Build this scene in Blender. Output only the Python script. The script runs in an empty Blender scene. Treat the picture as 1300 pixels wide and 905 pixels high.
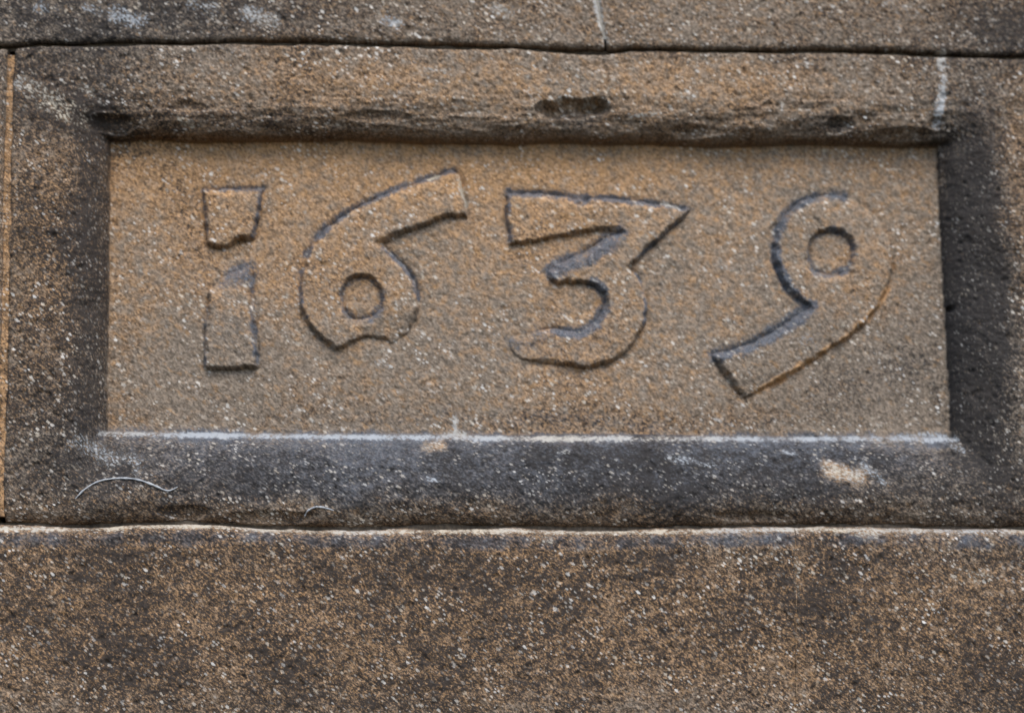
import bpy, math, random
import numpy as np
from mathutils import Euler, Vector

# ------------------------------------------------------------------ camera, sky, sun, exposure
scene = bpy.context.scene
PW, PH = 1300.0, 905.0                       # the photograph's size in pixels
LENS = 70.0
F = PW * LENS / 36.0                         # focal length in photo pixels
PITCH, YAW, ROLL = math.radians(9.0), math.radians(-3.0), math.radians(-0.05)
DIST = 1.80
CAM_ROT = Euler((math.radians(90) + PITCH, ROLL, YAW), 'XYZ').to_matrix()
fwd = CAM_ROT @ Vector((0, 0, -1))
TGT = Vector((0, 0, 2.05))                   # the stone sits a little above eye height
CAM_LOC = TGT - fwd * DIST
cam = bpy.data.cameras.new('camera')
cam.lens = LENS; cam.sensor_width = 36.0; cam.clip_start = 0.05; cam.clip_end = 200
cam.dof.use_dof = True; cam.dof.focus_distance = 1.745; cam.dof.aperture_fstop = 2.0
camo = bpy.data.objects.new('camera', cam)
scene.collection.objects.link(camo)
camo.matrix_world = CAM_ROT.to_4x4()
camo.location = CAM_LOC
scene.camera = camo

SUN_AZ, SUN_EL = math.radians(166), math.radians(54)   # compass angle from +Y towards +X
world = bpy.data.worlds.new('World'); scene.world = world; world.use_nodes = True
wn = world.node_tree.nodes; wl = world.node_tree.links
sky = wn.new('ShaderNodeTexSky'); sky.sky_type = 'NISHITA'; sky.sun_disc = False
sky.sun_elevation = SUN_EL; sky.sun_rotation = SUN_AZ
sky.air_density = 1.0; sky.dust_density = 1.5; sky.ozone_density = 1.0
wl.new(sky.outputs['Color'], wn['Background'].inputs['Color'])
wn['Background'].inputs['Strength'].default_value = 0.12

sun = bpy.data.lights.new('sun', 'SUN'); sun.energy = 1.5; sun.angle = math.radians(36); sun.color = (1.0, 0.94, 0.86)
suno = bpy.data.objects.new('sun', sun); scene.collection.objects.link(suno)
sd = Vector((math.sin(SUN_AZ) * math.cos(SUN_EL), math.cos(SUN_AZ) * math.cos(SUN_EL), math.sin(SUN_EL)))
suno.rotation_euler = sd.to_track_quat('Z', 'Y').to_euler()
suno.location = (1.5, -3, 5)

scene.view_settings.view_transform = 'Standard'
scene.view_settings.look = 'None'
scene.view_settings.gamma = 1.0
scene.view_settings.use_curve_mapping = False
scene.view_settings.exposure = 0.78

# ------------------------------------------------------------------ pixel -> place on the wall
R3 = np.array(CAM_ROT); C3 = np.array(CAM_LOC)
def P(u, v, y=0.0):
    """photo pixel -> (x, z) on the vertical plane at depth y behind the wall face"""
    u = np.asarray(u, float); v = np.asarray(v, float)
    d = np.stack([(u - PW / 2) / F, -(v - PH / 2) / F, -np.ones_like(u)], -1) @ R3.T
    t = (y - C3[1]) / d[..., 1]
    return C3[0] + t * d[..., 0], C3[2] + t * d[..., 2]
PX = P(651., 452.)[0] - P(650., 452.)[0]     # metres per photo pixel, about 0.7 mm

# ------------------------------------------------------------------ numpy noise
def _lat(seed): return np.random.RandomState(seed).rand(256, 256).astype(np.float32)
_LATS = {}
def vn(x, z, sx, sz=None, seed=0):
    """smooth value noise 0..1, feature size sx by sz metres"""
    if sz is None: sz = sx
    if seed not in _LATS: _LATS[seed] = _lat(seed)
    L = _LATS[seed]
    a = x / sx + 37.3 * seed; b = z / sz + 11.7 * seed
    i = np.floor(a).astype(np.int64); j = np.floor(b).astype(np.int64)
    f = a - i; g = b - j
    f = f * f * f * (f * (f * 6 - 15) + 10); g = g * g * g * (g * (g * 6 - 15) + 10)
    i0 = i & 255; i1 = (i + 1) & 255; j0 = j & 255; j1 = (j + 1) & 255
    return (L[i0, j0] * (1 - f) + L[i1, j0] * f) * (1 - g) + (L[i0, j1] * (1 - f) + L[i1, j1] * f) * g
def fbm(x, z, sx, sz=None, octv=4, seed=0, gain=0.55):
    s = 0; a = 1; n = 0
    if sz is None: sz = sx
    c, sn = math.cos(0.6), math.sin(0.6)
    for k in range(octv):
        if sx == sz: xr, zr = x * c - z * sn, x * sn + z * c
        else: xr, zr = x, z
        s = s + a * vn(xr, zr, sx / 2 ** k, sz / 2 ** k, seed + k); n += a; a *= gain
    return s / n
def sst(a, b, t):
    t = np.clip((t - a) / (b - a), 0, 1); return t * t * (3 - 2 * t)

# ------------------------------------------------------------------ layout measured on the photograph
PD = 0.032                                   # depth of the sunk panel
RELIEF = 0.0064                              # height of the numerals
tl = P(141, 178, PD); tr = P(1188, 188, PD); br = P(1207, 554, PD); bl = P(136, 549, PD)
IX0, IX1 = (tl[0] + bl[0]) / 2, (tr[0] + br[0]) / 2
def ztop(x): return tl[1] + (x - tl[0]) / (tr[0] - tl[0]) * (tr[1] - tl[1])
def zbot(x): return bl[1] + (x - bl[0]) / (br[0] - bl[0]) * (br[1] - bl[1])
def xlef(z): return bl[0] + (z - bl[1]) / (tl[1] - bl[1]) * (tl[0] - bl[0])
def xrig(z): return br[0] + (z - br[1]) / (tr[1] - br[1]) * (tr[0] - br[0])

def curve_x(pts, off=0):                     # z as a function of x
    xs, zs = P(np.array([p[0] for p in pts]), np.array([p[1] + off for p in pts]))
    return lambda x: np.interp(x, xs, zs) + (fbm(x, x * 0 + off, 0.03, octv=4, seed=60 + off) - 0.5) * 0.0045
def curve_z(pts, off=0):                     # x as a function of z
    xs, zs = P(np.array([p[0] + off for p in pts]), np.array([p[1] for p in pts]))
    o = np.argsort(zs)
    return lambda z: np.interp(z, zs[o], xs[o]) + (fbm(z, z * 0 + off, 0.03, octv=4, seed=80 + off) - 0.5) * 0.003
J_TOP = [(-500, 60), (0, 60), (60, 56), (300, 53), (400, 53), (500, 57), (650, 60), (760, 66), (800, 63), (900, 64),
         (1000, 65), (1100, 66), (1200, 69), (1300, 72), (1800, 78)]
J_BOT = [(-500, 664), (0, 664), (120, 667), (230, 662), (300, 666), (400, 670), (470, 671), (560, 668), (650, 669),
         (800, 671), (900, 668), (1000, 667), (1150, 668), (1300, 669), (1800, 672)]
J_LEF = [(16, 40), (14, 90), (11, 200), (7, 400), (3, 560), (1, 660), (0, 700)]
J_RIG = [(1352, 40), (1352, 720)]
top_hi, top_lo = curve_x(J_TOP, -2), curve_x(J_TOP, 2)
bot_hi, bot_lo = curve_x(J_BOT, -2), curve_x(J_BOT, 2)
lef_a, lef_b = curve_z(J_LEF, -6), curve_z(J_LEF, 2)
rig_a, rig_b = curve_z(J_RIG, -5), curve_z(J_RIG, 5)
up_a, up_b = curve_z([(756, -400), (758, 0), (768, 60)], -1), curve_z([(757, -400), (759, 0), (769, 60)], 1)
lo_a, lo_b = curve_z([(1008, 660), (1011, 1000)], 0), curve_z([(1008.8, 660), (1011.8, 1000)], 0)
XL, XR = P(-330, 450)[0], P(1640, 450)[0]
ZT, ZB = P(650, -230)[1], P(650, 1120)[1]
cl = lambda c: (lambda t: np.zeros_like(t) + c)

# ------------------------------------------------------------------ depth of the stone faces (metres behind the wall face)
def grain(x, z, k=1.0):
    """gritty weathered sandstone surface"""
    n = (fbm(x, z, 0.05, octv=3, seed=1) - 0.5) * 0.0018
    n += (vn(x + z * .3, z - x * .3, 0.0105, seed=5) - 0.5) * 0.0005
    n += (vn(x, z, 0.0046, seed=6) - 0.5) * 0.0006
    n += (vn(x * .8 + z * .6, z * .8 - x * .6, 0.0023, seed=7) - 0.5) * 0.0007
    pit = vn(x * .6 - z * .8, z * .6 + x * .8, 0.0062, seed=8)
    n += np.clip(pit - 0.78, 0, 1) * 0.006
    return n * k

def at(u, v, y=0.0):
    a = P(u, v, y); return float(a[0]), float(a[1])
PITS = [  # photo pixel, half sizes in px, depth m, plane
    (727, 139, 46, 14, 0.013, 0.004), (752, 133, 22, 9, 0.008, 0.004), (700, 143, 22, 10, 0.005, 0.004),
    (1066, 160, 22, 10, 0.006, 0.008), (1207, 392, 5, 5, 0.010, 0.024), (140, 158, 34, 12, 0.008, 0.012), (240, 140, 30, 9, 0.003, 0.008),
    (880, 168, 34, 8, 0.004, 0.012), (480, 150, 44, 8, 0.004, 0.009), (1150, 172, 40, 8, 0.004, 0.012), (1189, 158, 12, 8, 0.005, 0.01),
    (233, 650, 34, 9, 0.005, 0.0), (960, 655, 60, 6, 0.003, 0.0), (345, 656, 60, 8, 0.004, 0.0)]
PITW = [(at(u, v, y), a * PX, b * PX, d) for (u, v, a, b, d, y) in PITS]

def date_depth(x, z):
    """moulded frame and sunk panel: returns depth, side id (0 panel, 1 top, 2 bottom, 3 left, 4 right) and side distance"""
    wob = (fbm(x, z * 0, 0.05, octv=4, seed=20) - 0.5) * 0.007
    dt = z - ztop(x) + wob
    db = zbot(x) - z + (fbm(x, z * 0, 0.07, octv=4, seed=24) - 0.5) * 0.003
    wz = (fbm(z, x * 0, 0.05, octv=4, seed=28) - 0.5) * 0.003
    dl = xlef(z) - x + wz; dr = x - xrig(z) + wz
    W = {1: 0.047, 2: 0.064, 3: 0.040, 4: 0.060}
    EXP = {1: 2.9, 2: 1.75, 3: 1.9, 4: 1.8}
    ds = np.stack([dt, db, dl, dr])
    scaled = ds / np.array([W[1], W[2], W[3], W[4]])[:, None]
    k = np.argmax(scaled, 0)
    D = np.take_along_axis(ds, k[None], 0)[0]
    side = np.where(D > 0, k + 1, 0)
    acc = np.zeros_like(x)
    for i in (1, 2, 3, 4):
        t = np.clip(ds[i - 1] / W[i], 0, 1)
        acc += ((1 - (1 - t) ** EXP[i]) ** (1 / EXP[i])) ** 9          # worn, rounded mitres
    depth = PD * (1 - np.clip(acc ** (1 / 9), 0, 1))
    wgt = np.exp(14 * (np.clip(scaled, -.5, 2) - scaled.max(0))); wgt = wgt / wgt.sum(0) * (D > 0)
    return depth, side, D, wgt

def edge_round(d, r, drop):
    t = np.clip(1 - d / r, 0, 1)
    return drop * (1 - np.sqrt(np.clip(1 - t * t, 0, 1)))

def date_full(x, z):
    depth, side, D, wgt = date_depth(x, z)
    depth = depth + grain(x, z, 1.0 + 0.5 * (side > 0))
    # bedding-plane weathering on the lower half of the top moulding
    m = wgt[0] * (1 - sst(0.012, 0.06, D))
    depth = depth + m * ((fbm(x, z, 0.045, 0.006, octv=4, seed=33) - 0.5) * 0.0055 + (fbm(x, z, 0.06, octv=3, seed=37) - .5) * .010)
    m = wgt[1]
    depth = depth + m * (fbm(x, z, 0.05, 0.02, octv=3, seed=41) - 0.5) * 0.006
    m = wgt[2] + wgt[3]
    depth = depth + m * (fbm(x, z, 0.03, 0.05, octv=3, seed=45) - 0.5) * 0.006
    for ((px, pz), a, b, d) in PITW:
        q = ((x - px) / a) ** 2 + ((z - pz) / b) ** 2
        q = q * (0.55 + 0.9 * fbm(x, z, 0.012, octv=3, seed=50))
        depth = depth + d * np.clip(1 - q, 0, 1) ** 0.6 * (side > 0)
    # a fine crack running down the top moulding
    cx = np.interp(z, CRK[1][::-1], CRK[0][::-1]) + (vn(z, z * 0, 0.006, seed=52) - .5) * .004
    depth = depth + 0.0022 * np.exp(-((x - cx) / 0.0012) ** 2) * (z > CRK[1][-1])
    # worn outer arrises
    depth = depth + edge_round(z - bot_hi(x), 0.022 + 0.012 * (fbm(x, z * 0, .04, octv=3, seed=55) - .5), 0.013)
    depth = depth + edge_round(top_lo(x) - z, 0.005, 0.004)
    depth = depth + edge_round(x - lef_b(z), 0.006, 0.005) + edge_round(rig_a(z) - x, 0.006, 0.005)
    return depth, side
CRK = P(np.array([768., 766., 772., 769., 778.]), np.array([60., 75., 92., 110., 128.]))

def on_face(u, v):
    """photo pixel -> (x, z, depth) on the datestone's own surface"""
    y = 0.01
    for _ in range(8):
        x, z = at(u, v, y)
        y = float(date_depth(np.array([x]), np.array([z]))[0][0])
    return x, z, y

# ------------------------------------------------------------------ numerals (outlines read off the photograph, on the panel)
def smooth(pts):
    """closed Catmull-Rom through points; a third entry 1 marks a sharp corner"""
    n = len(pts); out = []
    for i in range(n):
        p0, p1, p2, p3 = pts[i - 1], pts[i], pts[(i + 1) % n], pts[(i + 2) % n]
        a = np.array(p1[:2], float); b = np.array(p2[:2], float)
        c1 = len(p1) > 2; c2 = len(p2) > 2
        m1 = (b - a) if c1 else (b - np.array(p0[:2], float)) / 2
        m2 = (b - a) if c2 else (np.array(p3[:2], float) - a) / 2
        for t in np.linspace(0, 1, 5)[:-1]:
            out.append((2*t**3-3*t*t+1)*a + (t**3-2*t*t+t)*m1 + (-2*t**3+3*t*t)*b + (t**3-t*t)*m2)
    return np.array(out)
def ell(cx, cy, rx, ry, e=2.0, n=40):
    t = np.linspace(0, 2 * np.pi, n, endpoint=False)
    c, s = np.cos(t), np.sin(t)
    return np.stack([cx + rx * np.sign(c) * np.abs(c) ** (2 / e), cy + ry * np.sign(s) * np.abs(s) ** (2 / e)], 1)
ONE_UP = [(257, 242, 1), (333, 240, 1), (328, 270), (321, 301, 1), (303, 304), (284, 313), (264, 310, 1), (261, 275)]
ONE_LO = [(267, 366, 1), (291, 348), (319, 338, 1), (319, 375), (323, 425), (328, 466, 1), (295, 467), (260, 468, 1), (262, 411)]
SIX = [(572, 218), (583, 225), (588, 248), (592, 275, 1), (572, 274), (538, 285), (504, 298), (480, 307, 1), (487, 315), (507, 332),
       (523, 352), (531, 378), (529, 398), (518, 420), (502, 433), (488, 429), (472, 427), (450, 432), (427, 444, 1), (403, 423), (387, 401), (381, 372),
       (385, 340), (396, 311), (418, 288), (446, 269), (475, 254), (509, 240), (546, 227)]
THREE = [(645, 245, 1), (700, 247), (735, 254), (769, 253), (829, 259), (877, 266, 1), (841, 298), (799, 338, 1), (813, 357), (820, 385),
         (817, 412), (800, 440), (775, 458), (748, 466), (716, 461), (674, 457), (652, 446), (650, 430), (674, 424), (706, 418), (731, 423), (754, 412),
         (769, 390), (766, 370), (750, 360), (722, 357), (705, 359), (697, 349), (705, 338), (746, 318), (790, 292, 1), (758, 290), (709, 300), (648, 310, 1), (643, 270)]
NINE = [(1028, 390, 1), (1000, 365), (985, 333), (983, 308), (992, 281), (1011, 261), (1034, 251), (1063, 249), (1090, 257), (1114, 277),
        (1128, 305), (1132, 330), (1130, 354), (1112, 392), (1082, 422), (1034, 454), (993, 480), (959, 497), (945, 505, 1), (925, 479),
        (906, 451, 1), (938, 443), (970, 429), (1002, 410)]
NUMS = [  # outlines, counters, worn spots (px, px, radius px, kept height), label
    ('1', [smooth(ONE_UP), smooth(ONE_LO)], [], [(288, 346, 24, 0.35), (322, 330, 14, .6)], 'raised numeral 1 cut in two short blocks, split at its middle'),
    ('6', [smooth(SIX)], [ell(459, 379, 27, 28)], [(512, 434, 28, 0.2), (465, 436, 22, 0.35), (590, 235, 22, 0.8)], 'raised numeral 6 with round counter and worn foot'),
    ('3', [smooth(THREE)], [], [(655, 440, 34, 0.2), (692, 452, 26, .7)], 'raised flat-topped numeral 3 with its lower end worn away'),
    ('9', [smooth(NINE)], [ell(1055, 321, 29, 29, 2.5)], [(1130, 300, 40, 0.45), (955, 505, 26, .45), (1080, 250, 30, .7)], 'raised numeral 9 with round counter and slanting tail')]

def seg_sdf(x, z, polys):
    """signed distance, positive inside, to a set of closed world polygons (even-odd)"""
    best = np.full(x.shape, 1e9); inside = np.zeros(x.shape, bool)
    for poly in polys:
        a = poly; b = np.roll(poly, -1, 0)
        for (ax, az), (bx, bz) in zip(a, b):
            ex, ez = bx - ax, bz - az
            L = ex * ex + ez * ez + 1e-18
            t = np.clip(((x - ax) * ex + (z - az) * ez) / L, 0, 1)
            d = (x - ax - t * ex) ** 2 + (z - az - t * ez) ** 2
            np.minimum(best, d, out=best)
            if abs(ez) > 1e-12:
                c = ((az > z) != (bz > z)) & (x < ex * (z - az) / ez + ax)
                inside ^= c
    d = np.sqrt(best)
    return np.where(inside, d, -d)
def wpoly(px): 
    X, Z = P(px[:, 0], px[:, 1], PD - 0.002); return np.stack([X, Z], 1)
NUMW = [(n, [wpoly(p) for p in o + c], worn, lab) for (n, o, c, worn, lab) in NUMS]

# ------------------------------------------------------------------ stains and deposits, some light and shade painted in: R soot/shade, G warm bare stone/light, B pale lime, lichen or lit lip, A blue-grey crust/sky light
def blob(x, z, u, v, ru, rv, amt, y=0.0, pw=2):
    px, pz = at(u, v, y)
    q = (np.abs(x - px) / (ru * PX)) ** pw + (np.abs(z - pz) / (rv * PX)) ** pw
    return amt * np.exp(-q)
STROKES = []   # (world polyline, half width m, amount, channel)
def stroke(pts, w, amt, ch, face=True, jit=0.0):
    if face: W = [on_face(*p)[:2] for p in pts]
    else: W = [at(*p) for p in pts]
    STROKES.append((np.array(W), w * PX * (1.6 if ch == 3 and face else 1), amt, ch))
# lime line along the foot of the panel
stroke([(128, 549), (250, 552), (400, 554), (560, 555), (700, 557), (850, 557), (1000, 557), (1120, 557), (1212, 558)], 4.4, 0.76, 2)
stroke([(128, 551), (400, 556), (700, 559), (1000, 559), (1212, 560)], 9, 0.7, 3)
stroke([(1120, 556), (1175, 551), (1212, 556)], 5, 0.5, 2)
stroke([(576, 556), (578, 545), (577, 530)], 4, 0.8, 2); stroke([(556, 557), (578, 550), (602, 557)], 5.5, 0.85, 2)
stroke([(1212, 566), (1222, 572)], 6, 0.55, 2)
stroke([(542, 568), (562, 565)], 6, 0.42, 2)
stroke([(1052, 594), (1070, 598), (1090, 603)], 12, 0.5, 2); stroke([(1095, 590), (1122, 612)], 6, 0.45, 2)
stroke([(995, 573), (1010, 577)], 4, 0.6, 2); stroke([(850, 580), (905, 590)], 7, 0.35, 2); stroke([(710, 574), (722, 573)], 4, 0.5, 2)
stroke([(545, 607), (555, 611)], 4, 0.6, 2)
stroke([(100, 565), (180, 590)], 20, 0.28, 2)
stroke([(1196, 70), (1197, 84)], 7, 1.2, 2); stroke([(1199, 96), (1196, 125), (1189, 158)], 6, 0.75, 2)
stroke([(229, 153), (243, 157)], 5, 0.55, 2)
stroke([(540, 88), (548, 89)], 4, .7, 2); stroke([(745, 129), (757, 129)], 3, .7, 2); stroke([(800, 148), (838, 143)], 3, .4, 2)
stroke([(1052, 594), (1070, 598), (1090, 603)], 13, 0.4, 1); stroke([(542, 568), (562, 565)], 7, .45, 1)
# white chips on the arrises of the numerals
stroke([(545, 228), (557, 223)], 3.2, 0.85, 2); stroke([(584, 234), (592, 262)], 3, 0.85, 2)
stroke([(842, 258), (862, 265)], 4, 0.8, 2)
# blue-grey crust on the numerals' arrises, with blue sky light and shade painted in
stroke([(258, 241), (333, 240)], 4, 0.75, 3)
stroke([(390, 322), (402, 303), (420, 284), (446, 266), (476, 251), (510, 238), (548, 225), (574, 217)], 4.5, 0.8, 3)
stroke([(646, 245), (700, 247), (735, 252), (770, 252), (830, 258), (876, 265)], 4.5, 0.8, 3); stroke([(705, 249), (745, 254)], 7, 0.6, 3)
stroke([(705, 344), (747, 322), (785, 300)], 10, 0.9, 3); stroke([(705, 420), (732, 425), (755, 413), (768, 392)], 6, 0.85, 3)
stroke([(655, 434), (690, 425)], 13, 0.42, 3); stroke([(283, 356), (314, 344)], 13, 0.55, 3)
stroke([(440, 397), (452, 406), (470, 405), (482, 393)], 5.5, 0.85, 3); stroke([(487, 316), (508, 333), (524, 353), (531, 378)], 3.5, .7, 3)
stroke([(908, 451), (938, 443), (970, 429), (1002, 411), (1027, 392)], 7.5, 0.9, 3)
stroke([(990, 290), (1000, 270), (1020, 256), (1045, 249), (1070, 250)], 5.5, 0.75, 3); stroke([(1032, 343), (1050, 350), (1070, 344)], 5, .75, 3)
stroke([(383, 345), (381, 375), (388, 402)], 3.5, .6, 3); stroke([(646, 250), (644, 275), (648, 306)], 3.5, .6, 3)
stroke([(262, 390), (259, 466)], 3, .5, 3); stroke([(320, 345), (321, 400), (327, 462)], 3, .6, 3)
for (cu, cv, ru, rv) in ((459, 379, 26, 27), (1055, 321, 28, 28)):
    stroke([(cu + ru * math.cos(a), cv + rv * math.sin(a)) for a in np.linspace(0, 2 * math.pi, 25)], 3.2, 0.62, 3)
stroke([(1028, 390), (1000, 365), (985, 333), (983, 308), (990, 288)], 4.5, 0.8, 3); stroke([(752, 360), (767, 371), (770, 390)], 5, 0.8, 3)
stroke([(799, 338), (813, 357), (820, 385), (817, 412)], 2.2, 0.6, 3); stroke([(333, 241), (328, 270), (321, 301)], 2.2, 0.6, 3); stroke([(258, 243), (261, 275), (264, 308)], 2.5, .5, 3)
stroke([(876, 267), (841, 298), (800, 337)], 2, 0.5, 3)
# orange light on the lower right edge of the 9, painted as warm colour
stroke([(1127, 367), (1111, 393), (1082, 422), (1034, 454), (993, 480), (962, 496)], 4.0, 1.0, 1)
stroke([(1196, 190), (1200, 300), (1205, 450)], 3, -0.2, 0)
# on the courses above and below
stroke([(757, 2), (762, 25), (768, 54)], 4.5, 1.1, 2, False)
stroke([(0, 672), (110, 672), (230, 667), (330, 672), (450, 676), (600, 674), (800, 676), (1000, 672), (1300, 675)], 3.4, 0.6, 2, False)  # lime remains on the lower course's lip, its lit top edge painted pale
stroke([(1009, 690), (1010, 760), (1012, 812)], 6, 0.22, 2, False); stroke([(1090, 676), (1110, 677)], 8, .45, 2, False)
stroke([(0, 686), (300, 684), (650, 690), (1000, 686), (1300, 688)], 13, 0.56, 3, False)
for (u, v, r, a) in [(160, 22, 14, .5), (60, 12, 12, .3), (330, 22, 14, .45), (255, 8, 12, .5), (120, 14, 10, .3), (496, 28, 8, .6), (635, 15, 12, .35), (80, 135, 20, .3), (95, 150, 12, .35),
                  (930, 330, 12, .3), (490, 455, 10, .2), (35, 110, 14, .35), (1140, 10, 12, .25), (118, 118, 12, .3), (1043, 430, 16, .2), (690, 685, 8, .3), (1233, 730, 14, .3)]:
    stroke([(u - r, v - r * .3), (u + r, v + r * .3)], r, a, 2, False)

def paint(x, z, frame=1.0):
    n1 = fbm(x, z, 0.05, octv=5, seed=100, gain=.65) - 0.5
    n2 = fbm(x, z, 0.014, octv=3, seed=106) - 0.5
    nl = fbm(x, z, 0.16, octv=3, seed=112) - 0.5
    nx = x + n1 * 0.03; nz = z + (fbm(x, z, 0.045, octv=4, seed=118) - 0.5) * 0.03
    soot_shade = 0.38 + 0.08 * frame + 0.46 * n1 + 0.42 * nl
    warm = 0.42 + 0.6 * n1 + 0.6 * nl
    pale = 0 * x; blue = 0 * x + np.clip(0.5 * (n1 + nl), 0, 1)
    B = lambda *a, **k: blob(nx, nz, *a, **k)
    # soot, with some shade painted in
    soot_shade += frame * (B(1222, 365, 46, 205, 0.66, y=0.018, pw=4) + B(1266, 360, 40, 230, 0.24, y=.004) + B(1300, 250, 70, 300, 0.08) + B(1240, 600, 130, 60, 0.3))
    soot_shade += frame * (B(70, 320, 80, 270, 0.16, y=.01, pw=4) + B(120, 350, 22, 190, 0.26, y=0.022) + B(85, 560, 70, 80, .2))
    soot_shade += B(80, 110, 140, 70, 0.22) + B(150, 20, 240, 50, 0.22) + B(1150, 100, 200, 60, .12) + B(1280, 40, 60, 60, 0.3)
    soot_shade += frame * B(650, 150, 560, 24, .05, y=.01, pw=4) + B(400, 640, 500, 32, 0.16) + B(980, 640, 300, 30, .18) + B(730, 140, 45, 14, .3) + B(300, 150, 190, 22, .1) + B(1060, 160, 30, 12, .3)  # shade painted under top moulding and on bottom moulding's lower edge; pits darkened
    soot_shade += B(1130, 480, 110, 80, 0.17, y=PD) + B(650, 530, 560, 24, 0.12, y=PD) + B(300, 500, 160, 60, .06, y=PD)
    soot_shade += frame * B(640, 592, 570, 46, 0.22, y=.014, pw=4) + B(650, 800, 1200, 128, 0.31, pw=6) + B(650, 688, 1200, 16, .16) + B(650, 20, 1200, 40, .13, pw=4) + B(900, 70, 330, 14, .12)
    soot_shade -= (1 - frame) * (B(620, 215, 420, 55, 0.20, y=PD) + B(670, 350, 520, 175, 0.15, y=PD, pw=4)) + B(700, 105, 330, 30, 0.18)
    soot_shade -= B(840, 20, 200, 30, .1)
    # warm
    warm += B(60, 330, 50, 260, .28) + B(1295, 250, 40, 260, .3) + (1 - frame) * (B(600, 210, 430, 45, 0.24, y=PD) + .04) + B(600, 105, 300, 36, 0.1) + B(200, 200, 80, 60, .2, y=PD) + B(650, 790, 1100, 110, .5, pw=4) + B(940, 110, 120, 30, .2)
    warm -= B(1080, 470, 220, 90, 0.35, y=PD) + B(300, 470, 300, 70, 0.2, y=PD) + B(120, 20, 220, 60, .35) + B(650, 590, 700, 40, .4) + B(1240, 380, 80, 220, .4, y=.01)
    # blue-grey crust on the bottom moulding, sky light painted in, and on the right jamb
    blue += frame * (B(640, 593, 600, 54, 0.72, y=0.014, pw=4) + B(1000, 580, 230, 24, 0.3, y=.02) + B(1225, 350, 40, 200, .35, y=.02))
    blue += B(650, 400, 560, 150, .14, y=PD) + B(700, 440, 200, 60, .1, y=PD) + B(210, 350, 60, 40, .15, y=PD) + B(290, 420, 60, 60, .18, y=PD) + B(1130, 470, 110, 60, .22, y=PD) + B(640, 535, 560, 14, .25, y=PD) + B(60, 90, 70, 40, .2)
    ch = [soot_shade, warm, pale, blue]
    jx = x + (vn(x, z, .004, seed=130) - .5) * .0022; jz = z + (vn(x, z, .004, seed=131) - .5) * .0022
    for W, w, amt, c in STROKES:
        m = (x > W[:, 0].min() - 3 * w) & (x < W[:, 0].max() + 3 * w) & (z > W[:, 1].min() - 3 * w) & (z < W[:, 1].max() + 3 * w)
        if not m.any(): continue
        xx, zz = jx[m], jz[m]; best = np.full(xx.shape, 1e9)
        for (a, b) in zip(W[:-1], W[1:]):
            e = b - a; L = e @ e + 1e-18
            t = np.clip(((xx - a[0]) * e[0] + (zz - a[1]) * e[1]) / L, 0, 1)
            best = np.minimum(best, (xx - a[0] - t * e[0]) ** 2 + (zz - a[1] - t * e[1]) ** 2)
        f = np.exp(-(best / w ** 2) ** (1.15 if c == 3 else 1)) * (0.6 + 1.5 * (n2[m] + 0.2)) * (1.15 if c == 3 else 1)
        if c == 3 and amt > .4: ch[0][m] -= 0.25 * np.clip(f, 0, 1)
        if amt > 0: ch[c][m] = np.maximum(ch[c][m], amt * f) if c >= 2 else ch[c][m] + amt * f
        else: ch[c][m] += amt * f
        if c == 1: ch[0][m] -= 0.5 * f; ch[3][m] *= (1 - np.clip(f, 0, 1))
    return np.clip(np.stack(ch, 1), 0, 1).astype(np.float32)

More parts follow.
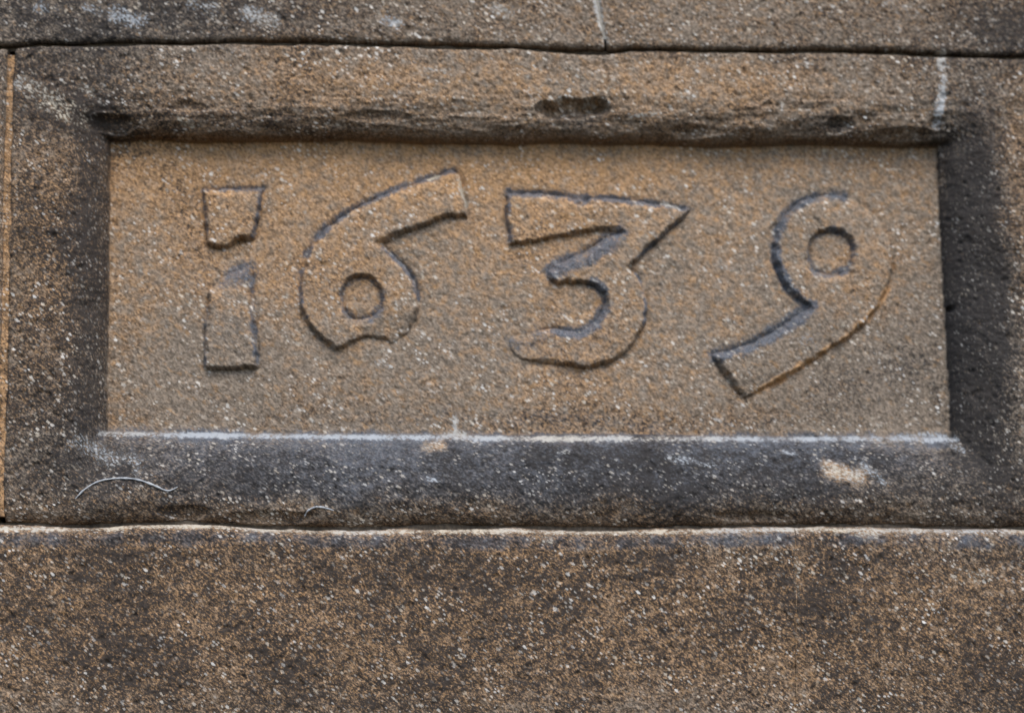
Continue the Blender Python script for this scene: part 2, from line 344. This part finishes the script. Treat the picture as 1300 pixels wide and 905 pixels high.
# ------------------------------------------------------------------ material: gritty buff sandstone
def new_mat(name):
    m = bpy.data.materials.new(name); m.use_nodes = True
    return m, m.node_tree.nodes, m.node_tree.links
def stone_material():
    m, N, L = new_mat('sandstone')
    bs = N['Principled BSDF']
    def node(t, **k):
        n = N.new(t)
        for a, b in k.items(): setattr(n, a, b)
        return n
    def inp(sock, val):
        if hasattr(val, 'is_output'): L.new(val, sock)
        else: sock.default_value = val
    def math_(op, a, b=0.0, clamp=False):
        n = node('ShaderNodeMath', operation=op, use_clamp=clamp); inp(n.inputs[0], a); inp(n.inputs[1], b); return n.outputs[0]
    def mrange(v, a, b, c=0.0, d=1.0):
        n = node('ShaderNodeMapRange', interpolation_type='SMOOTHSTEP')
        inp(n.inputs[0], v); n.inputs[1].default_value = a; n.inputs[2].default_value = b; n.inputs[3].default_value = c; n.inputs[4].default_value = d
        return n.outputs[0]
    def mix(f, a, b, mode='MIX'):
        n = node('ShaderNodeMix', data_type='RGBA', blend_type=mode)
        inp(n.inputs[0], f); inp(n.inputs[6], a if hasattr(a, 'is_output') else (*a, 1)); inp(n.inputs[7], b if hasattr(b, 'is_output') else (*b, 1))
        return n.outputs[2]
    rot = node('ShaderNodeMapping'); rot.inputs['Rotation'].default_value = (0, 0, math.radians(38))
    pos = node('ShaderNodeAttribute', attribute_name='unrolled').outputs['Vector']
    L.new(pos, rot.inputs['Vector'])
    strk = node('ShaderNodeMapping'); strk.inputs['Scale'].default_value = (0.62, 1.15, 1)
    L.new(rot.outputs[0], strk.inputs['Vector']); sv = strk.outputs[0]
    def noise(scale, detail=3.0, vec=pos, rough=0.55):
        n = node('ShaderNodeTexNoise', noise_dimensions='2D'); n.inputs['Scale'].default_value = scale; n.inputs['Detail'].default_value = detail
        n.inputs['Roughness'].default_value = rough; L.new(vec, n.inputs['Vector']); return n.outputs[0]
    def voro(scale, vec=sv, rnd=1.0):
        n = node('ShaderNodeTexVoronoi', voronoi_dimensions='2D'); n.inputs['Scale'].default_value = scale; n.inputs['Randomness'].default_value = rnd
        L.new(vec, n.inputs['Vector']); return n
    att = node('ShaderNodeAttribute', attribute_name='weather')
    sep = node('ShaderNodeSeparateColor'); L.new(att.outputs['Color'], sep.inputs[0])
    soot_shade, warm, pale, blue = sep.outputs[0], sep.outputs[1], sep.outputs[2], att.outputs['Alpha']
    n_mid = noise(110, 5); n_fine = noise(460, 3, sv); n_vf = noise(950, 2, sv); n_lo = noise(26, 4)
    # bare stone: buff to grey-brown, grain by grain
    w = math_('ADD', warm, math_('MULTIPLY', math_('SUBTRACT', n_mid, 0.5), 1.3))
    w = mrange(w, 0.1, 1.0)
    col = mix(w, (0.244, 0.196, 0.150), (0.47, 0.285, 0.146))
    g = voro(780); gs = node('ShaderNodeSeparateColor'); L.new(g.outputs['Color'], gs.inputs[0])
    gb = mrange(gs.outputs[0], 0.0, 1.0, 0.6, 1.32)
    gcol = node('ShaderNodeCombineColor')
    for i in range(3): L.new(gb, gcol.inputs[i])
    col = mix(1.0, col, gcol.outputs[0], 'MULTIPLY')
    rust = mrange(math_('ADD', noise(150, 4, sv), math_('MULTIPLY', warm, 0.12)), 0.60, 0.74)
    col = mix(math_('MULTIPLY', rust, 0.38), col, (0.48, 0.27, 0.11))
    # blue-grey crust with painted sky light
    bfac = mrange(math_('ADD', blue, math_('MULTIPLY', math_('SUBTRACT', n_fine, 0.5), 0.9)), 0.22, 0.75)
    bcol = mix(mrange(n_vf, 0.35, 0.65), (0.036, 0.047, 0.066), (0.138, 0.168, 0.212))
    col = mix(math_('MULTIPLY', bfac, 0.82), col, bcol)
    # soot and painted shade, breaking up over the grain
    s = math_('ADD', soot_shade, math_('MULTIPLY', math_('SUBTRACT', n_fine, 0.5), 1.15))
    s = math_('ADD', s, math_('MULTIPLY', math_('SUBTRACT', n_mid, 0.5), 0.85))
    s = math_('ADD', s, math_('MULTIPLY', math_('SUBTRACT', n_vf, 0.5), 0.9))
    sfac = mrange(s, 0.27, 0.88, 0.0, 0.96)
    col = mix(sfac, col, mix(n_vf, (0.011, 0.012, 0.015), (0.050, 0.044, 0.040)))
    # pale specks of lichen and quartz
    def specks(scale, r0, r1, keep):
        v = voro(scale); cs = node('ShaderNodeSeparateColor'); L.new(v.outputs['Color'], cs.inputs[0])
        rad = mrange(cs.outputs[1], keep, 1.0, 0.0, r1)
        d = math_('ADD', v.outputs['Distance'], math_('MULTIPLY', math_('SUBTRACT', n_vf, 0.5), 0.30))
        dd = math_('SUBTRACT', rad, d)
        return mrange(dd, 0.0, 0.10), cs.outputs[2]
    s1, r1 = specks(165, 0, 0.28, 0.66); s2, r2 = specks(340, 0, 0.40, 0.66); s3, r3 = specks(75, 0, 0.16, 0.68)
    sp = math_('MAXIMUM', math_('MAXIMUM', s1, math_('MULTIPLY', s2, 0.75)), s3)
    sp = math_('MULTIPLY', sp, mrange(n_lo, 0.36, 0.66, 0.15, 1.0))
    sp = math_('MULTIPLY', math_('MULTIPLY', sp, mrange(soot_shade, 0.6, 1.0, 1.0, 0.35)), mrange(blue, 0.2, 0.9, 1.0, 0.6))
    col = mix(math_('MULTIPLY', sp, 0.9), col, mix(r1, (0.60, 0.52, 0.41), (0.82, 0.80, 0.76)))
    # lime and lichen patches
    pf = math_('ADD', pale, math_('MULTIPLY', math_('SUBTRACT', n_fine, 0.5), math_('MULTIPLY', mrange(pale, 0.02, 0.3), 2.0)))
    pf = mrange(pf, 0.20, 0.70)
    col = mix(math_('MULTIPLY', pf, 0.92), col, mix(mrange(warm, 0.08, 0.75), (0.40, 0.43, 0.46), (0.58, 0.51, 0.40)))
    L.new(col, bs.inputs['Base Color'])
    bs.inputs['Roughness'].default_value = 0.88; bs.inputs['Specular IOR Level'].default_value = 0.25
    hgt = math_('ADD', math_('MULTIPLY', n_vf, 0.6), math_('MULTIPLY', gs.outputs[0], 0.5))
    hgt = math_('ADD', hgt, n_fine)
    bp = node('ShaderNodeBump'); bp.inputs['Strength'].default_value = 0.75; bp.inputs['Distance'].default_value = 0.0006
    L.new(hgt, bp.inputs['Height']); L.new(bp.outputs[0], bs.inputs['Normal'])
    return m
STONE = stone_material()

def mortar_material(name, c0, c1):
    m, N, L = new_mat(name); bs = N['Principled BSDF']
    geo = N.new('ShaderNodeNewGeometry'); n = N.new('ShaderNodeTexNoise'); n.inputs['Scale'].default_value = 260; n.inputs['Detail'].default_value = 5
    L.new(geo.outputs['Position'], n.inputs['Vector'])
    r = N.new('ShaderNodeValToRGB'); r.color_ramp.elements[0].position = .3; r.color_ramp.elements[1].position = .7
    r.color_ramp.elements[0].color = (*c0, 1); r.color_ramp.elements[1].color = (*c1, 1)
    L.new(n.outputs[0], r.inputs[0]); L.new(r.outputs[0], bs.inputs['Base Color'])
    b = N.new('ShaderNodeBump'); b.inputs['Distance'].default_value = .0015; L.new(n.outputs[0], b.inputs['Height']); L.new(b.outputs[0], bs.inputs['Normal'])
    bs.inputs['Roughness'].default_value = .92
    return m
M_DARK = mortar_material('sooty_mortar', (0.04, 0.034, 0.028), (0.14, 0.11, 0.08))
M_PALE = mortar_material('lime_mortar', (0.22, 0.20, 0.17), (0.42, 0.40, 0.36))
M_FIBRE = mortar_material('pale_fibre', (0.30, 0.32, 0.35), (0.56, 0.58, 0.60))

# ------------------------------------------------------------------ mesh building
def link_mesh(name, verts, quads, mat, parent=None, colour=None, extra=None, tex=None):
    me = bpy.data.meshes.new(name)
    nv, nq = len(verts), len(quads)
    me.vertices.add(nv); me.vertices.foreach_set('co', np.ascontiguousarray(verts, np.float32).ravel())
    loops = [np.asarray(quads, np.int32).ravel()]; starts = np.arange(nq, dtype=np.int32) * 4
    tot = nq * 4; st = list(starts)
    if extra is not None:
        loops.append(np.asarray(extra, np.int32)); st = np.append(starts, tot); tot += len(extra)
    me.loops.add(tot); me.loops.foreach_set('vertex_index', np.concatenate(loops))
    me.polygons.add(len(st)); me.polygons.foreach_set('loop_start', np.asarray(st, np.int32))
    me.update(calc_edges=True); me.validate()
    me.polygons.foreach_set('use_smooth', np.ones(len(me.polygons), bool))
    if colour is not None:
        a = me.attributes.new('weather', 'FLOAT_COLOR', 'POINT'); a.data.foreach_set('color', np.ascontiguousarray(colour, np.float32).ravel())
    if tex is not None:
        a = me.attributes.new('unrolled', 'FLOAT_VECTOR', 'POINT')
        a.data.foreach_set('vector', np.ascontiguousarray(np.column_stack([tex, np.zeros(nv)]), np.float32).ravel())
    me.materials.append(mat)
    ob = bpy.data.objects.new(name, me); scene.collection.objects.link(ob)
    if parent: ob.parent = parent
    return ob
def sub(V, Q, Cc=None):
    """keep only the vertices a set of quads uses"""
    use = np.unique(Q); mp = np.full(len(V), -1, np.int64); mp[use] = np.arange(len(use))
    return V[use], mp[Q], (None if Cc is None else Cc[use])
def grid_quads(nr, nc):
    i = np.arange(nr * nc).reshape(nr, nc)
    return np.stack([i[:-1, :-1], i[1:, :-1], i[1:, 1:], i[:-1, 1:]], -1).reshape(-1, 4)   # rows run top to bottom: faces the viewer
def spaced(a, b, lo, hi, fine, coarse):
    """samples from a to b, fine inside lo..hi"""
    pts = []
    for (s, e, st) in ((a, min(lo, b), coarse), (max(a, lo), min(b, hi), fine), (max(hi, a), b, coarse)):
        if e > s: pts.append(np.linspace(s, e, max(2, int(math.ceil((e - s) / st)) + 1)))
    return np.unique(np.round(np.concatenate(pts), 6))
FINE = 0.00095
VX0, VX1 = P(-12, 450)[0], P(1312, 450)[0]; VZ1, VZ0 = P(650, -12)[1], P(650, 917)[1]
def block_grid(left, right, top, bottom):
    zr = float(top(np.array([0.]))[0]), float(bottom(np.array([0.]))[0]); zm = np.array([sum(zr) / 2])
    xa, xb = float(left(zm)[0]), float(right(zm)[0])
    xs = spaced(xa, xb, VX0, VX1, FINE, 0.006); S = (xs - xa) / (xb - xa)
    zs = spaced(zr[1], zr[0], VZ0, VZ1, FINE, 0.006)[::-1]; T = (zr[0] - zs) / (zr[0] - zr[1])
    s, t = np.meshgrid(S, T)
    Zl = zr[0] + (zr[1] - zr[0]) * t
    X = left(Zl.ravel()).reshape(t.shape) * (1 - s) + right(Zl.ravel()).reshape(t.shape) * s
    Z = top(X.ravel()).reshape(t.shape) * (1 - t) + bottom(X.ravel()).reshape(t.shape) * t
    return X, Z
def perimeter(nr, nc):
    i = np.arange(nr * nc).reshape(nr, nc)
    return np.concatenate([i[0, :-1], i[:-1, -1], i[-1, :0:-1], i[:0:-1, 0]])
BACK = 0.14
def body(V, nr, nc):
    """sides and back of a block, hung on the front grid's border"""
    per = perimeter(nr, nc); n = len(per)
    A = V[per]; B = A.copy(); B[:, 1] = BACK
    k = np.arange(n); k2 = (k + 1) % n
    Q = np.stack([k, k2, k2 + n, k + n], 1)
    T = A[:, (0, 2)].copy(); T2 = T.copy(); dep = BACK - A[:, 1]
    e = [nc - 1, nr - 1, nc - 1, nr - 1]; o = np.cumsum([0] + e)
    for i, (c, sg) in enumerate(((1, 1), (0, 1), (1, -1), (0, -1))): T2[o[i]:o[i + 1], c] += sg * dep[o[i]:o[i + 1]]
    return np.concatenate([A, B]), Q, np.arange(n, 2 * n), np.concatenate([T, T2])

def empty(name, loc):
    o = bpy.data.objects.new(name, None); scene.collection.objects.link(o); o.location = loc; o.empty_display_size = .1
    return o
def adopt(o, p):
    o.parent = p; o.matrix_parent_inverse = p.matrix_basis.inverted()

# ------------------------------------------------------------------ the surrounding wall, block by block
wall = empty('stone_wall', (0, 0.07, ZB))
wall['label'] = 'coursed brown sandstone wall blocks above, below and beside the datestone'
wall['category'] = 'wall'
def ashlar(left, right, top, bottom, proud, r=(0.006, 0.006, 0.006, 0.006), label=None):
    X, Z = block_grid(left, right, top, bottom); sh = X.shape; x, z = X.ravel(), Z.ravel()
    d = -proud + grain(x, z, 1.25) + (fbm(x, z, 0.09, octv=3, seed=70) - .5) * .005
    wv = 0.6 + 0.9 * fbm(x, z, 0.03, octv=3, seed=73)
    et, eb = edge_round(top(x) - z, r[0] * wv, r[0] * .9), edge_round(z - bottom(x), r[1] * wv, r[1] * .9)
    el, er = edge_round(x - left(z), r[2] * wv, r[2] * .9), edge_round(right(z) - x, r[3] * wv, r[3] * .9)
    d += et + eb + el + er; tex = np.stack([x - el + er, z + et - eb], 1)
    V = np.stack([x, d, z], 1); Cc = paint(x, z); nr, nc = sh
    SV, SQ, cap, ST = body(V, nr, nc); n0 = len(V); per = perimeter(nr, nc)
    ob = link_mesh('stone_block', np.concatenate([V, SV]), np.concatenate([grid_quads(nr, nc), SQ + n0]), STONE, None,
                   np.concatenate([Cc, Cc[per], Cc[per]]), cap + n0, np.concatenate([tex, ST]))
    adopt(ob, wall)
    if label: ob['label'] = label
ashlar(cl(XL), up_a, cl(ZT), top_hi, 0.001, (.006, .005, .006, .002))
ashlar(up_b, cl(XR), cl(ZT), top_hi, 0.002, (.006, .005, .002, .006))
ashlar(cl(XL), lef_a, top_lo, bot_hi, 0.001)
ashlar(rig_b, cl(XR), top_lo, bot_hi, 0.001)
ashlar(cl(XL), lo_a, bot_lo, cl(ZB), 0.007, (.011, .006, .006, .0006))
ashlar(lo_b, cl(XR), bot_lo, cl(ZB), 0.007, (.011, .006, .0006, .006))

def bed(fa, fb, a, b, horizontal, depth, mat, weather=None):
    """a strip of mortar filling one joint, between its two edges"""
    s = np.linspace(a, b, int((b - a) / 0.002) + 2); w = np.linspace(-0.15, 1.15, 6)
    lo, hi = fa(s), fb(s)
    E = lo[:, None] * (1 - w) + hi[:, None] * w; Sg = np.repeat(s[:, None], 6, 1)
    x, z = (Sg, E) if horizontal else (E, Sg)
    d = depth + (fbm(x.ravel(), z.ravel(), 0.02, octv=4, seed=90) - .5) * (.006 if depth > .002 else .0015)
    V = np.stack([x.ravel(), d, z.ravel()], 1); Q = grid_quads(len(s), 6)
    if horizontal: Q = Q[:, ::-1] if False else Q
    else: Q = Q[:, ::-1]
    Bk = V.copy(); Bk[:, 1] = BACK - .002
    n = len(V); SV, SQ, cap, ST = body(V, len(s), 6)
    adopt(link_mesh('mortar', np.concatenate([V, SV]), np.concatenate([Q, SQ + n]), mat, None,
                    None if weather is None else np.tile(np.array(weather, np.float32), (n + len(SV), 1)), cap + n,
                    np.concatenate([V[:, (0, 2)], ST])), wall)
bed(top_hi, top_lo, XL, XR, True, 0.008, M_DARK)
bed(bot_hi, bot_lo, XL, XR, True, 0.012, M_DARK)
bed(lef_a, lef_b, P(0, 655)[1], P(0, 68)[1], False, 0.004, STONE, (.5, .9, .06, 0))
bed(rig_a, rig_b, P(1300, 655)[1], P(1300, 80)[1], False, 0.006, M_DARK)
bed(up_a, up_b, P(760, 50)[1], ZT, False, 0.0002, M_PALE)
bed(lo_a, lo_b, ZB, P(1000, 680)[1], False, -0.0066, STONE, (.55, .6, .0, 0))

# ------------------------------------------------------------------ the datestone
date = empty('datestone', (0, 0.07, float(bot_hi(np.array([0.]))[0])))
date['label'] = 'carved sandstone block with raised date 1639 in a sunk moulded panel'
date['category'] = 'datestone'
X, Z = block_grid(lef_b, rig_a, top_lo, bot_hi); nr, nc = X.shape
x, z = X.ravel(), Z.ravel()
depth, side = date_full(x, z)
num_sdf = []
for (n, polys, worn, lab) in NUMW:
    allp = np.concatenate(polys); x0, z0 = allp.min(0) - .03; x1, z1 = allp.max(0) + .03
    m = (x > x0) & (x < x1) & (z > z0) & (z < z1)
    s = seg_sdf(x[m], z[m], polys); wear = np.ones(m.sum())
    for (u, v, rad, k) in worn:
        px, pz = at(u, v, PD); wear *= 1 - (1 - k) * np.exp(-(((x[m] - px) ** 2 + (z[m] - pz) ** 2) / (rad * PX) ** 2) ** 1.3)
    depth[m] += wear * (0.0008 * np.exp(-np.clip(-s, 0, 1) / 0.008) + 0.0026 * np.exp(-(np.clip(-s, 0, 1) / 0.0036) ** 2)) * (0.4 + 1.2 * vn(x[m], z[m], .02, seed=140))   # ground sunk a touch round each numeral
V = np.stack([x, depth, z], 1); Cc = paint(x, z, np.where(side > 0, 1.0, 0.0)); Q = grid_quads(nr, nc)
base = date_depth(x, z)[0]; arris = edge_round(z - bot_hi(x), 0.022, 0.013)
tex = np.stack([x + base * (side == 3) - base * (side == 4), z - base * (side == 1) + base * (side == 2) - arris], 1)
qs = side[Q[:, 0]]
for k, nm, lab in ((0, 'sunk_panel', 'flat buff ground behind the numerals'), (1, 'moulding', 'eroded top moulding, chipped above the 3'),
                   (2, 'moulding', 'bottom moulding with blue-grey crust and painted sky light'), (3, 'moulding', None), (4, 'moulding', 'sooty black side moulding beside the 9')):
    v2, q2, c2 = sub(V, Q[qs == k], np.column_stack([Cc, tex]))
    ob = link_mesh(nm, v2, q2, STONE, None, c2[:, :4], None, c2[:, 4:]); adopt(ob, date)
    if lab: ob['label'] = lab
SV, SQ, cap, ST = body(V, nr, nc); per = perimeter(nr, nc)
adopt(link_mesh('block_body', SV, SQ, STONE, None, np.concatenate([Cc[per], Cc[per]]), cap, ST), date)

for (n, polys, worn, lab) in NUMW:
    allp = np.concatenate(polys); x0, z0 = allp.min(0) - .006; x1, z1 = allp.max(0) + .006
    st = 0.0008
    gx = np.arange(x0, x1, st); gz = np.arange(z1, z0, -st)
    X, Z = np.meshgrid(gx, gz); sh = X.shape; x, z = X.ravel(), Z.ravel()
    jx = x + (vn(x, z, .006, seed=150) - .5) * .0032; jz = z + (vn(x, z, .006, seed=151) - .5) * .0032
    s = seg_sdf(jx, jz, polys)
    sg = s.reshape(sh); gzz = -np.gradient(sg, st, axis=0)          # falls towards +z on an upper edge
    upness = np.clip(-gzz, -1, 1).ravel()
    bev = 0.0036 + 0.0040 * np.clip(upness, 0, 1) - 0.0008 * np.clip(-upness, 0, 1)
    t = np.clip((s + 0.0005) / bev, 0, 1)
    ex = 1.8 - 0.55 * np.clip(upness, 0, 1); prof = np.where(t < 1, 1 - (1 - t) ** ex, 1.0)
    keep = np.ones_like(x)
    for (u, v, r, k) in worn:
        px, pz = at(u, v, PD); keep *= 1 - (1 - k) * np.exp(-(((x - px) ** 2 + (z - pz) ** 2) / (r * PX) ** 2) ** 1.3)
    h = RELIEF * keep * (0.68 + 0.6 * fbm(x, z, .04, octv=3, seed=155))
    y = PD - h * prof + grain(x, z, 1.0) + 0.0045 * np.clip(-(s + 0.0003) / 0.002, 0, 1.2)
    Vn = np.stack([x, y, z], 1); Qn = grid_quads(*sh)
    keepq = (s[Qn] > -0.0022).all(1)
    v2, q2, c2 = sub(Vn, Qn[keepq], paint(x, z, 0.0))
    ob = link_mesh('numeral', v2, q2, STONE, None, c2, None, v2[:, (0, 2)]); adopt(ob, date); ob['label'] = lab

# ------------------------------------------------------------------ two pale fibres stuck to the bottom moulding
def fibre(pts, r, label):
    W = []
    for p in pts:
        xx, zz, _ = on_face(*p); W.append((xx, zz))
    W = np.array(W); n = len(W); T = np.linspace(0, n - 1, 44)
    def cr(c):
        out = []
        for t in T:
            i = min(int(t), n - 2); f = t - i
            p0, p1, p2, p3 = c[max(i - 1, 0)], c[i], c[i + 1], c[min(i + 2, n - 1)]
            out.append(.5 * (2 * p1 + (p2 - p0) * f + (2*p0 - 5*p1 + 4*p2 - p3) * f*f + (3*p1 - p0 - 3*p2 + p3) * f**3))
        return np.array(out)
    xs, zs = cr(W[:, 0]), cr(W[:, 1]); ys = date_full(xs, zs)[0] - r * 0.9
    K = np.ones(5) / 5; ys = np.convolve(np.pad(ys, 2, 'edge'), K, 'valid')
    C = np.stack([xs, ys, zs], 1); tg = np.gradient(C, axis=0); tg /= np.linalg.norm(tg, axis=1)[:, None]
    up = np.array([0, 1., 0]); s1 = np.cross(tg, up); s1 /= np.linalg.norm(s1, axis=1)[:, None]; s2 = np.cross(tg, s1)
    rr = r * np.interp(np.arange(44), [0, 4, 20, 39, 43], [.3, .8, 1, .8, .25]) * (0.55 + .9 * np.random.RandomState(3).rand(44))
    a = np.linspace(0, 2 * np.pi, 8, endpoint=False)
    V = (C[:, None] + rr[:, None, None] * (np.cos(a)[None, :, None] * s1[:, None] + np.sin(a)[None, :, None] * s2[:, None])).reshape(-1, 3)
    i = np.arange(44 * 8).reshape(44, 8); j = np.roll(i, -1, 1)
    Q = np.stack([i[:-1], j[:-1], j[1:], i[1:]], -1).reshape(-1, 4)
    ob = link_mesh('fibre', V, Q, M_FIBRE); ob['label'] = label; ob['category'] = 'fibre'
    ob['group'] = 'pale fibres caught on the stone'
fibre([(96, 633), (108, 621), (125, 611), (150, 607), (175, 609), (195, 616), (213, 623), (226, 618)], 0.0009, 'long wavy pale fibre stuck across the bottom moulding')
fibre([(386, 656), (390, 649), (399, 644), (410, 644), (424, 648)], 0.0009, 'short hooked pale fibre on the lower edge of the bottom moulding')
